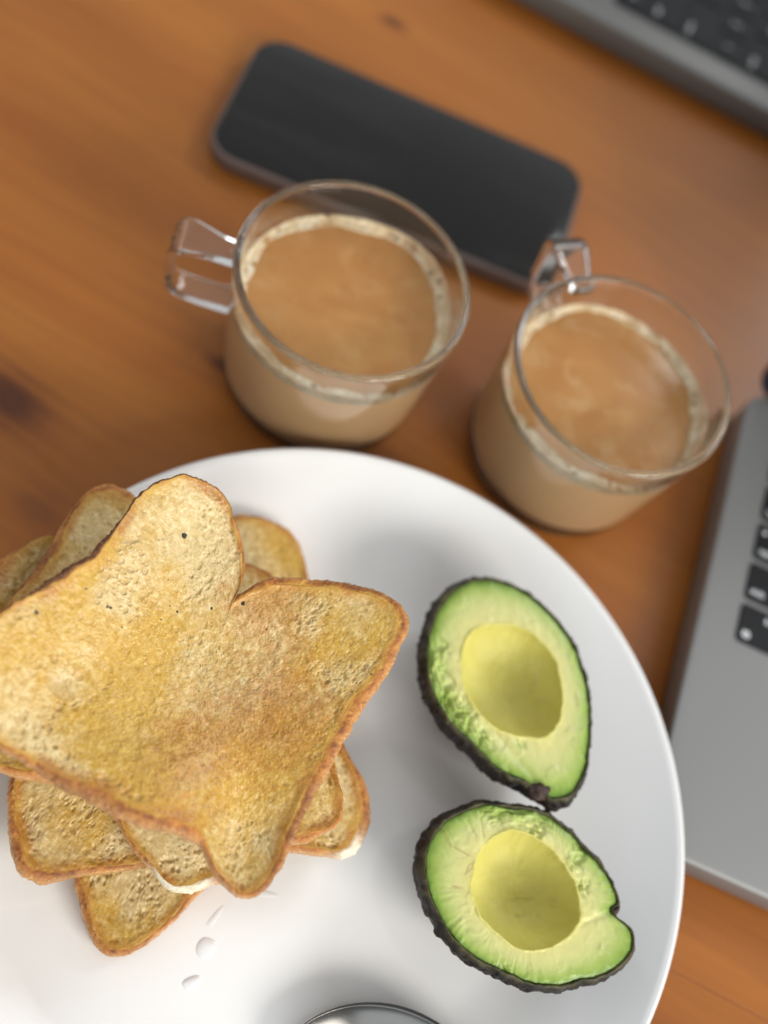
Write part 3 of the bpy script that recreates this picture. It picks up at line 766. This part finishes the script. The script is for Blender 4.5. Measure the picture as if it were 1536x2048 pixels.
def lump(name, centre, size, mat, parent, org, seed, rough=.35, flat=1.0, rz=0.0):
    bm = bmesh.new(); bmesh.ops.create_icosphere(bm, subdivisions=3, radius=1.0)
    P = A_([v.co[:] for v in bm.verts]); k = 1 + (vn3(P, 1.7, seed) - .5) * rough * 2 + (vn3(P, 4.0, seed + 1) - .5) * rough
    c, s = math.cos(rz), math.sin(rz)
    for v, q, kk in zip(bm.verts, P, k):
        x, y, z = q * kk * A_(size); v.co = Vector((x * c - y * s, x * s + y * c, z)) + Vector(list(A_(centre) - org))
    return bm_obj(name, bm, mat, parent)


q = at(1081, 1581, .0385); lump('stem_scar', q + A_([.0002, .0004, -.0024]), (.0040, .0030, .0024), M['stem'], a1, org1, 3, .4)
q = at(1233, 1819, .0355); lump('stem_scar', q + A_([0, 0, -.0020]), (.0016, .0022, .0022), M['stem'], a2, org2, 5, .4)

# ------------------------------------------------------------------ mugs with coffee
MH, MR, MB = 0.0664, 0.0419, 0.0378
CLEV = 0.0500


def mug(c, hdir, label, clabel, cm, seed, fmat):
    t = empty('glass_mug', (c[0], c[1], 0.0), hdir); tag(t, label, 'mug', 'glass mugs of milky coffee')
    ro = lambda z: MB + (MR - MB) * min(1, max(0, z / MH)) ** 0.8
    wt = 0.0026
    pr = [(1e-4, 0.0010), (MB * .80, 0.0010), (MB * .88, 0.0002), (MB - 0.0045, 0.0), (MB - 0.0022, 0.0006), (MB - 0.0007, 0.0022), (ro(.005), .005)]
    for z in np.linspace(0.009, MH - 0.002, 16): pr.append((ro(z), z))
    for a in range(0, 181, 20): pr.append((MR - wt / 2 + (wt / 2 + .0001) * math.cos(R_(a)), MH - .0011 + .0011 * math.sin(R_(a))))
    for z in np.linspace(MH - 0.003, 0.011, 16): pr.append((ro(z) - wt, z))
    pr += [(MB - wt - .0006, .0085), (MB - wt - .0022, .0068), (MB - wt - .006, .0062), (MB * .4, .0062), (1e-4, .0062)]
    V, F = lathe(pr, 128); mesh_obj('glass_body', V, F[:, ::-1], M['glass'], t)
    # handle: squared ear, flared thumb pad on top, straight drop, bar back to the wall
    path = [(MR - 0.0012, .0592, .0080, .0052), (MR + .004, .0597, .0083, .0048), (MR + .009, .0607, .0102, .0042), (MR + .015, .0616, .0125, .0040), (MR + .0185, .0608, .0130, .0042), (MR + .0202, .0578, .0122, .0042),
            (MR + .0204, .0510, .0105, .0038), (MR + .0206, .0450, .0092, .0036), (MR + .0204, .0385, .0085, .0036), (MR + .0180, .0345, .0082, .0038), (MR + .011, .0333, .0085, .0046), (MR + .003, .0329, .0085, .0050), (MB + .0010, .0327, .0085, .0052)]
    P = A_(path); tt = np.linspace(0, len(P) - 1, 60); PP = np.stack([np.interp(tt, np.arange(len(P)), P[:, k]) for k in range(4)], 1)
    for _ in range(3): PP[1:-1] = (PP[:-2] + 2 * PP[1:-1] + PP[2:]) / 4
    rings = []
    nn = 40
    for i in range(len(PP)):
        a = PP[max(i - 1, 0)]; b = PP[min(i + 1, len(PP) - 1)]; d = A_([b[0] - a[0], b[1] - a[1]]); d /= np.linalg.norm(d); nx = A_([-d[1], d[0]])
        w, h = PP[i, 2] * .58, PP[i, 3] * .44
        ring = []
        for k in range(nn):
            an = 2 * math.pi * k / nn; cx, sx = math.cos(an), math.sin(an); e = 0.36
            yy = w * abs(cx) ** e * (1 if cx >= 0 else -1); hh = h * abs(sx) ** e * (1 if sx >= 0 else -1)
            ring.append((PP[i, 0] + nx[0] * hh, yy, PP[i, 1] + nx[1] * hh))
        rings.append(ring)
    V = A_(rings).reshape(-1, 3); F = ring_faces(len(rings), nn).tolist(); n0 = len(V)
    F.append(list(range(nn))); F.append(list(range(n0 - nn, n0))[::-1])
    ho = mesh_obj('handle', V, F, M['glass'], t)
    # coffee
    co = empty('coffee', (c[0], c[1], 0.0063)); tag(co, clabel, 'coffee', 'milky coffee in the mugs')
    ri = lambda z: ro(z) - wt + 0.00025   # the drink wets the glass
    pr = [(1e-4, .0001), (MB - wt - .007, .0001), (MB - wt - .003, .0008), (MB - wt - .0012, .0028)]
    for z in np.linspace(.011, CLEV + .0006, 14): pr.append((ri(z), z - .0063))
    pr += [(ri(CLEV) - .0006, CLEV - .0010 - .0063), (1e-4, CLEV - .0010 - .0063)]
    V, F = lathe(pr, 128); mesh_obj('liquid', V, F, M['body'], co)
    pr = [(1e-4, CLEV - .0009 - .0063), (ri(CLEV) - .0003, CLEV - .0009 - .0063)]
    for dr, dz in ((.0001, .0008), (.0005, .0003), (.0010, .0001), (.0020, -.0001), (.0035, -.0002)): pr.append((ri(CLEV) - dr, CLEV + dz - .0063))
    for r in np.linspace(ri(CLEV) - .006, 1e-4, 14): pr.append((r, CLEV - .0002 - .0063))
    V, F = lathe(pr, 128); mesh_obj('surface', V, F, cm, co)
    # foam collar clinging to the wall, uneven in width and height
    nt = 300; th = np.linspace(0, 2 * math.pi, nt, endpoint=False); g = np.random.default_rng(seed)
    ux, uy = np.cos(th), np.sin(th)
    wid = 0.0018 + 0.0030 * np.clip(fbm(ux + 3, uy + seed, 1.6, 3, seed) * 2 - .55, 0, 1) + 0.0010 * (fbm(ux + 9, uy, 7, 3, seed + 1) - .3)
    hei = 0.0009 + 0.0042 * np.exp(-((np.angle(np.exp(1j * (th - fmat)))) / .60) ** 2) + 0.0012 * np.clip(fbm(ux + 5, uy + seed, 1.3, 3, seed + 2) * 2 - .65, 0, 1) + 0.0012 * (fbm(ux + 2, uy, 9, 3, seed + 3) - .4)
    rr = []
    for k, (wf, hf) in enumerate(((0, 1.0), (0.10, 1.0), (0.22, .62), (0.38, .36), (0.55, .22), (0.72, .15), (0.88, .10), (1.0, 0.02), (1.04, -.10))):
        rad = ri(CLEV + .002) - .00005 - wid * wf; z = CLEV - .0001 + hei * hf
        p = np.stack([rad * ux, rad * uy, z], 1)
        p[:, 2] += (vn3(p, 700, seed) - .5) * .0009 * (1 if 0 < k < 7 else .2) + (vn3(p, 300, seed + 5) - .5) * .0008 * (1 if 0 < k < 7 else .3); rr.append(p)
    p = rr[0].copy(); p[:, 2] = CLEV - .0016 - .0014 * fbm(ux + 4, uy, 6, 3, seed + 6); p[:, :2] *= ((ri(CLEV) + .00012) / ri(CLEV + .002)); rr.insert(0, p)
    V = np.vstack(rr) - [0, 0, .0063]
    fo = mesh_obj('foam', V, ring_faces(len(rr), nt), M['foam'], co)
    for k in range(44):      # larger bubbles caught in the foam
        a = fmat + g.normal() * .40 if k < 30 else g.random() * 6.28
        i = int((a % (2 * math.pi)) / (2 * math.pi) * nt) % nt; r = ri(CLEV) - wid[i] * (.05 + .6 * g.random()); s = .00025 + .0011 * g.random() ** 2.5
        bm = bmesh.new(); bmesh.ops.create_icosphere(bm, subdivisions=2, radius=s)
        fr = (ri(CLEV) - r) / wid[i]
        bmesh.ops.translate(bm, verts=bm.verts, vec=(min(r, ri(CLEV) - s * .9) * math.cos(a), min(r, ri(CLEV) - s * .9) * math.sin(a), CLEV - .0063 + hei[i] * max(.15, 1 - 2.2 * fr) * .8))
        bm_obj('bubble', bm, M['bubble'], co)
    return t


mug((-0.05077, 0.22615), R_(-161.0 + 0), 'left clear glass mug whose handle points left, in front of the phone', 'smooth milky coffee filling the left glass mug', M['coffee1'], 11, R_(62))
mug((0.04743, 0.25266), R_(133.0), 'right clear glass mug whose handle points up at the phone corner, beside the laptop', 'swirled milky coffee filling the right glass mug near the laptop', M['coffee2'], 17, R_(8))

# ------------------------------------------------------------------ phone
PA = 0.19977
ph = empty('phone', (-0.07354, 0.34256, 0.0), PA); tag(ph, 'dark smartphone lying face up with its screen off behind the mugs', 'phone')
L2, W2, T_ = 0.0815, 0.0397, 0.0092
bm = bmesh.new(); rounded_box(bm, -L2, L2, -W2, W2, 0.0, T_, r=0.0150, seg=12, bev=0.0022); bm_obj('frame', bm, M['phoneframe'], ph)
bm = bmesh.new(); rounded_box(bm, -L2 + .0017, L2 - .0017, -W2 + .0017, W2 - .0017, T_ - .001, T_ + .0004, r=0.0130, seg=12, bev=0.0004); sc_ = bm_obj('screen', bm, M['phoneglass'], ph)
for (x0, x1, yy) in ((0.030, 0.048, W2), (-0.012, -0.002, -W2), (0.002, 0.012, -W2)):
    bm = bmesh.new(); s = 1 if yy > 0 else -1
    rounded_box(bm, x0, x1, min(yy - s * .001, yy + s * .0011), max(yy - s * .001, yy + s * .0011), .0030, .0062, r=.0009, seg=4, bev=.0004); bm_obj('button', bm, M['phonecase'], ph)

# ------------------------------------------------------------------ laptops
def text_mesh(s, size):
    cu = bpy.data.curves.new('legend', 'FONT'); cu.body = s; cu.size = size; cu.resolution_u = 2; cu.offset = size * .012
    o = bpy.data.objects.new('legend', cu); COL.objects.link(o); bpy.context.view_layer.update()
    me = bpy.data.meshes.new_from_object(o.evaluated_get(bpy.context.evaluated_depsgraph_get())); bpy.data.objects.remove(o); bpy.data.curves.remove(cu)
    me.materials.clear(); me.materials.append(M['legend']); return me


TEXTS = {}
KEYS = {}


def legend(key, s, x, y, z, size=0.0030):
    if (s, size) not in TEXTS: TEXTS[(s, size)] = text_mesh(s, size)
    o = bpy.data.objects.new('legend', TEXTS[(s, size)]); COL.objects.link(o); o.parent = key; o.location = (x, y, z)
    return o


def globe(key, x, y, z):
    bm = bmesh.new(); r = .0017
    for rx, ry in ((r, r), (r * .45, r)):
        n = 20
        o_ = [bm.verts.new((x + rx * math.cos(6.2832 * k / n), y + ry * math.sin(6.2832 * k / n), z)) for k in range(n)]
        i_ = [bm.verts.new((x + (rx - .0004) * math.cos(6.2832 * k / n), y + (ry - .0004) * math.sin(6.2832 * k / n), z)) for k in range(n)]
        for k in range(n): bm.faces.new((o_[k], o_[(k + 1) % n], i_[(k + 1) % n], i_[k]))
    for yy in (-.0006, .0006):
        bm.faces.new([bm.verts.new((x + a * r, y + yy + b * .0002, z + .00002)) for a, b in ((-1, -1), (1, -1), (1, 1), (-1, 1))])
    bm_obj('legend', bm, M['legend'], key, smooth=False)


ROWS = [
    [('fn', 1.0), ('control', 1.0), ('option', 1.0), ('command', 1.25), ('', 5.0), ('command', 1.25), ('option', 1.0), ('<', 1.0), ('v', 1.0), ('>', 1.0)],
    [('shift', 2.25)] + [(c, 1.0) for c in 'ZXCVBNM,./'] + [('shift', 2.25)],
    [('caps lock', 1.75)] + [(c, 1.0) for c in "ASDFGHJKL;'"] + [('return', 1.75)],
    [('tab', 1.5)] + [(c, 1.0) for c in 'QWERTYUIOP[]'] + [('\\', 1.0)],
    [(c, 1.0) for c in '`1234567890-='] + [('delete', 1.5)],
    [('esc', 1.5)] + [('F%d' % k, 1.0) for k in range(1, 13)] + [('', 1.0)],
]


def laptop(corner, rz, W, Dp, mside, palm, label, metal, well, hinge_open, lidm):
    t = empty('laptop', (corner[0], corner[1], 0), rz); tag(t, label, 'laptop')
    TT = 0.0155
    bm = bmesh.new(); rounded_box(bm, 0, W, 0, Dp, 0.0016, TT, r=0.011, seg=8, bev=0.0012); bm_obj('base', bm, metal, t)
    for x in (.03, W - .03):
        for y in (.03, Dp - .03):
            bm = bmesh.new(); rounded_box(bm, x - .008, x + .008, y - .008, y + .008, 0, .0018, r=.0078, seg=6, bev=.0002); bm_obj('rubber_foot', bm, M['well'], t)
    KW = W - 2 * mside; pit = KW / 14.5; cap = 0.0164; kh = 0.01885
    if well:
        bm = bmesh.new(); rounded_box(bm, mside - .001, W - mside + .001, palm - .001, palm + 6 * kh, TT - .002, TT + .0002, r=.003, seg=4, bev=.0001); bm_obj('key_well', bm, M['well'], t)
    for r, row in enumerate(ROWS):
        tot = sum(w for _, w in row); x = mside; sc = KW / (tot * pit)
        for s, w in row:
            kw = w * pit * sc; gap = pit - cap
            key_ = (round(kw, 5), well)
            if key_ not in KEYS:
                bm = bmesh.new(); rounded_box(bm, 0, kw - gap, 0, cap, -.0016, .0009 if not well else .0012, r=.0017, seg=4, bev=.0003)
                me = bpy.data.meshes.new('key'); bmesh.ops.recalc_face_normals(bm, faces=bm.faces[:]); bm.to_mesh(me); bm.free(); me.materials.append(M['key']); KEYS[key_] = me
            k = bpy.data.objects.new('key', KEYS[key_]); COL.objects.link(k); k.parent = t; k.location = (x + gap / 2, palm + r * kh, TT)
            z = .00096 if not well else .00126
            right = x > W / 2
            if s == 'fn':
                globe(k, .0036, .0036, z); legend(k, 'fn', .0102, .0112, z, .0038)
            elif len(s) > 1 and s[0] != 'F' and s not in ('F1',):
                lx = .0018 if not right else kw - gap - .0018 - .0017 * len(s)
                legend(k, s, lx, .0026, z, .0036)
                if s == 'caps lock':
                    bm = bmesh.new(); bmesh.ops.create_circle(bm, cap_ends=True, segments=12, radius=.0009, matrix=Matrix.Translation((.0030, .0125, z))); bm_obj('indicator', bm, M['legend'], k, smooth=False)
            elif s:
                legend(k, s, (kw - gap) / 2 - .0015 * len(s), .0058, z, .0048 if len(s) == 1 else .0030)
            x += kw
    bm = bmesh.new(); rounded_box(bm, W / 2 - .062, W / 2 + .062, .006, palm - .008, TT - .001, TT + .00012, r=.004, seg=4, bev=.0001); bm_obj('trackpad', bm, M['trackpad'], t)
    # hinge and lid, opened back
    bm = bmesh.new(); rounded_box(bm, .02, W - .02, Dp - .012, Dp - .002, TT - .001, TT + .0035, r=.003, seg=4, bev=.001); bm_obj('hinge', bm, M['well'], t)
    mt = Matrix.Translation((0, Dp - .003, TT + .0015)) @ Matrix.Rotation(R_(hinge_open), 4, 'X')
    bm = bmesh.new(); rounded_box(bm, 0, W, 0, -(-Dp + .004), -.0048, 0, r=.010, seg=8, bev=.0010, mat=mt); lid = bm_obj('lid', bm, M['lid'], t)
    bm = bmesh.new(); rounded_box(bm, .003, W - .003, .002, Dp - .008, .0, .0009, r=.008, seg=8, bev=.0003, mat=mt); bz = bm_obj('bezel', bm, M['bezel'], lid)
    bm = bmesh.new(); rounded_box(bm, .009, W - .009, .016, Dp - .014, .00095, .00115, r=.004, seg=6, bev=.00008, mat=mt); bm_obj('display', bm, M['screen'], lid)
    return t


laptop((0.13433, 0.12352), 0.12836, 0.3041, 0.2050, 0.0150, 0.0874, 'space grey laptop beside the plate, black keys showing at the right edge', M['alu'], False, 68, None)
# the second one is turned, its side towards the camera: hinge to the right
rz2 = R_(-90 + 4.5)
W2_ = 0.330
ux2 = A_([math.cos(rz2), math.sin(rz2)]); vx2 = A_([-math.sin(rz2), math.cos(rz2)])
corner2 = A_([0.0, 0.4915]) - vx2 * 0.118 - ux2 * W2_
laptop(corner2, rz2, W2_, 0.228, 0.0175, 0.084, 'dark keyed laptop turned sideways at the back of the table behind the phone', M['alu2'], True, 72, None)

# ------------------------------------------------------------------ spoon
BC = at(786, 2160, .0135)                      # middle of the bowl, just below the picture
dwn = at(886, 2188, .0135)[:2] - BC[:2]; dwn /= np.linalg.norm(dwn)
tip = BC[:2] - dwn * 0.033
sp = empty('spoon', (tip[0], tip[1], 0.0060), math.atan2(dwn[1], dwn[0])); tag(sp, 'stainless steel spoon, only the edge of its bowl showing at the bottom', 'spoon')
BL, BW = 0.066, 0.0425
nu, nv = 40, 33


def bowl(off):
    P = []
    for i in range(nu):
        u = i / (nu - 1); u_ = (1 - math.cos(u * math.pi)) / 2
        w = BW / 2 * (max(0.0, math.sin(math.pi * min(1, u_ * 0.985 + 0.006))) ** 0.55) * (1 - 0.16 * u_)
        if u_ > .80: w = max(w, .0045)
        for j in range(nv):
            v = -1 + 2 * j / (nv - 1)
            e = (2 * u_ - 1); dep = 0.0080 * (max(0, 1 - abs(e) ** 2.4)) * (1 - v * v) ** 0.9
            P.append((u_ * BL, w * v, 0.0082 + .0022 * u_ - dep - off))
    return P


V = bowl(0) + bowl(0.0011); F = []
for k in range(2):
    for i in range(nu - 1):
        for j in range(nv - 1):
            a = k * nu * nv + i * nv + j; f = [a, a + nv, a + nv + 1, a + 1]; F.append(f if k == 0 else f[::-1])
o2 = nu * nv
for i in range(nu - 1):
    for j in (0, nv - 1):
        a = i * nv + j; F.append([a, a + o2, a + nv + o2, a + nv] if j == 0 else [a, a + nv, a + nv + o2, a + o2])
mesh_obj('bowl', A_(V), F, M['steel'], sp)
bm = bmesh.new(); prev = None
for i in range(26):
    u = i / 25; x = BL - .006 + u * .125; w = .0048 - .0016 * math.sin(min(u * 2.4, 1) * math.pi) + .0045 * max(0, u - .45) ** 1.1; z = .0102 + .013 * math.sin(min(1, u * 1.3) * math.pi * .55); h = .0014
    if u > .96: w *= .72
    ring = [bm.verts.new((x, w * a, z + h * b)) for a, b in ((-1, -.4), (-1, .4), (-.55, 1), (.55, 1), (1, .4), (1, -.4), (.55, -1), (-.55, -1))]
    if prev:
        for k in range(8): bm.faces.new((prev[k], prev[(k + 1) % 8], ring[(k + 1) % 8], ring[k]))
    else: bm.faces.new(ring)
    prev = ring
bm.faces.new(prev[::-1]); bm_obj('handle', bm, M['steel'], sp)

# ------------------------------------------------------------------ droplets and loose crumbs on the plate
def droplet(x, y, rx, ry, h, an, label, seed):
    z0 = .0057
    for _ in range(3):
        p = at(x, y, z0); z0 = float(plate_z(math.hypot(p[0] - PC[0], p[1] - PC[1]))) + .00005
    n = 28; V = []; th = np.linspace(0, 2 * math.pi, n, endpoint=False)
    lob = 1 + (fbm(np.cos(th) + seed, np.sin(th) + 2, .8, 1, seed) - .5) * .6
    ks = (1.0, .985, .95, .88, .76, .6, .4, .2)
    for k in ks: V += [(rx * k * l * math.cos(a), ry * k * l * math.sin(a), h * (1 - k ** 2) ** .8) for a, l in zip(th, lob)]
    r = math.hypot(p[0] - PC[0], p[1] - PC[1]); slope = (float(plate_z(r + .001)) - float(plate_z(r))) / .001
    F = ring_faces(len(ks), n).tolist(); m_ = len(V); F += [list(range(m_ - n, m_))[::-1], list(range(n))]
    o = mesh_obj('water_droplet', A_(V), F, M['drop'])
    az = math.atan2(p[1] - PC[1], p[0] - PC[0])
    o.matrix_world = Matrix.Translation(Vector(p)) @ Matrix.Rotation(az, 4, 'Z') @ Matrix.Rotation(-math.atan(slope), 4, 'Y') @ Matrix.Rotation(R_(an) - az, 4, 'Z')
    tag(o, label, 'droplet', 'water droplets on the plate')


droplet(410, 1893, .0034, .0028, .0006, 30, 'largest water droplet on the plate, below the toast stack', 3)
droplet(383, 1965, .0029, .0021, .0006, 60, 'oval water droplet nearest the bottom edge, below the largest droplet', 5)
droplet(655, 939, .0022, .0013, .0006, 10, 'tiny water droplet on the far rim of the plate by the left mug', 7)
droplet(1036, 1165, .0021, .0013, .0007, 70, 'tiny water droplet on the plate rim just above the upper avocado half', 9)
droplet(1211, 1344, .0017, .0013, .0006, 40, 'tiny water droplet on the right plate rim beside the upper avocado half', 13)
droplet(532, 1788, .0040, .0009, .00014, 20, 'thin water streak beside the bottom corner of the topmost toast', 15)
droplet(428, 1836, .0038, .0008, .00014, 82, 'thin water streak above the largest droplet', 17)


def loose(x, y, s, label, seed):
    p = at(x, y, .0057); bm = bmesh.new(); bmesh.ops.create_icosphere(bm, subdivisions=2, radius=1)
    P = A_([v.co[:] for v in bm.verts]); k = .75 + vn3(P, 2.0, seed) * .6
    for v, q, kk in zip(bm.verts, P, k): v.co = Vector(list(q * kk * A_([s, s * .7, s * .55])))
    o = bm_obj('breadcrumb', bm, M['breadcrumb']); o.location = (p[0], p[1], .0056 + s * .5); tag(o, label, 'crumb', 'loose crumbs on the plate')


loose(112, 1875, .00075, 'tiny brown crumb on the plate left of the lowest toast corner', 2)
loose(164, 1970, .00070, 'tiny brown crumb on the plate near the bottom left edge', 4)
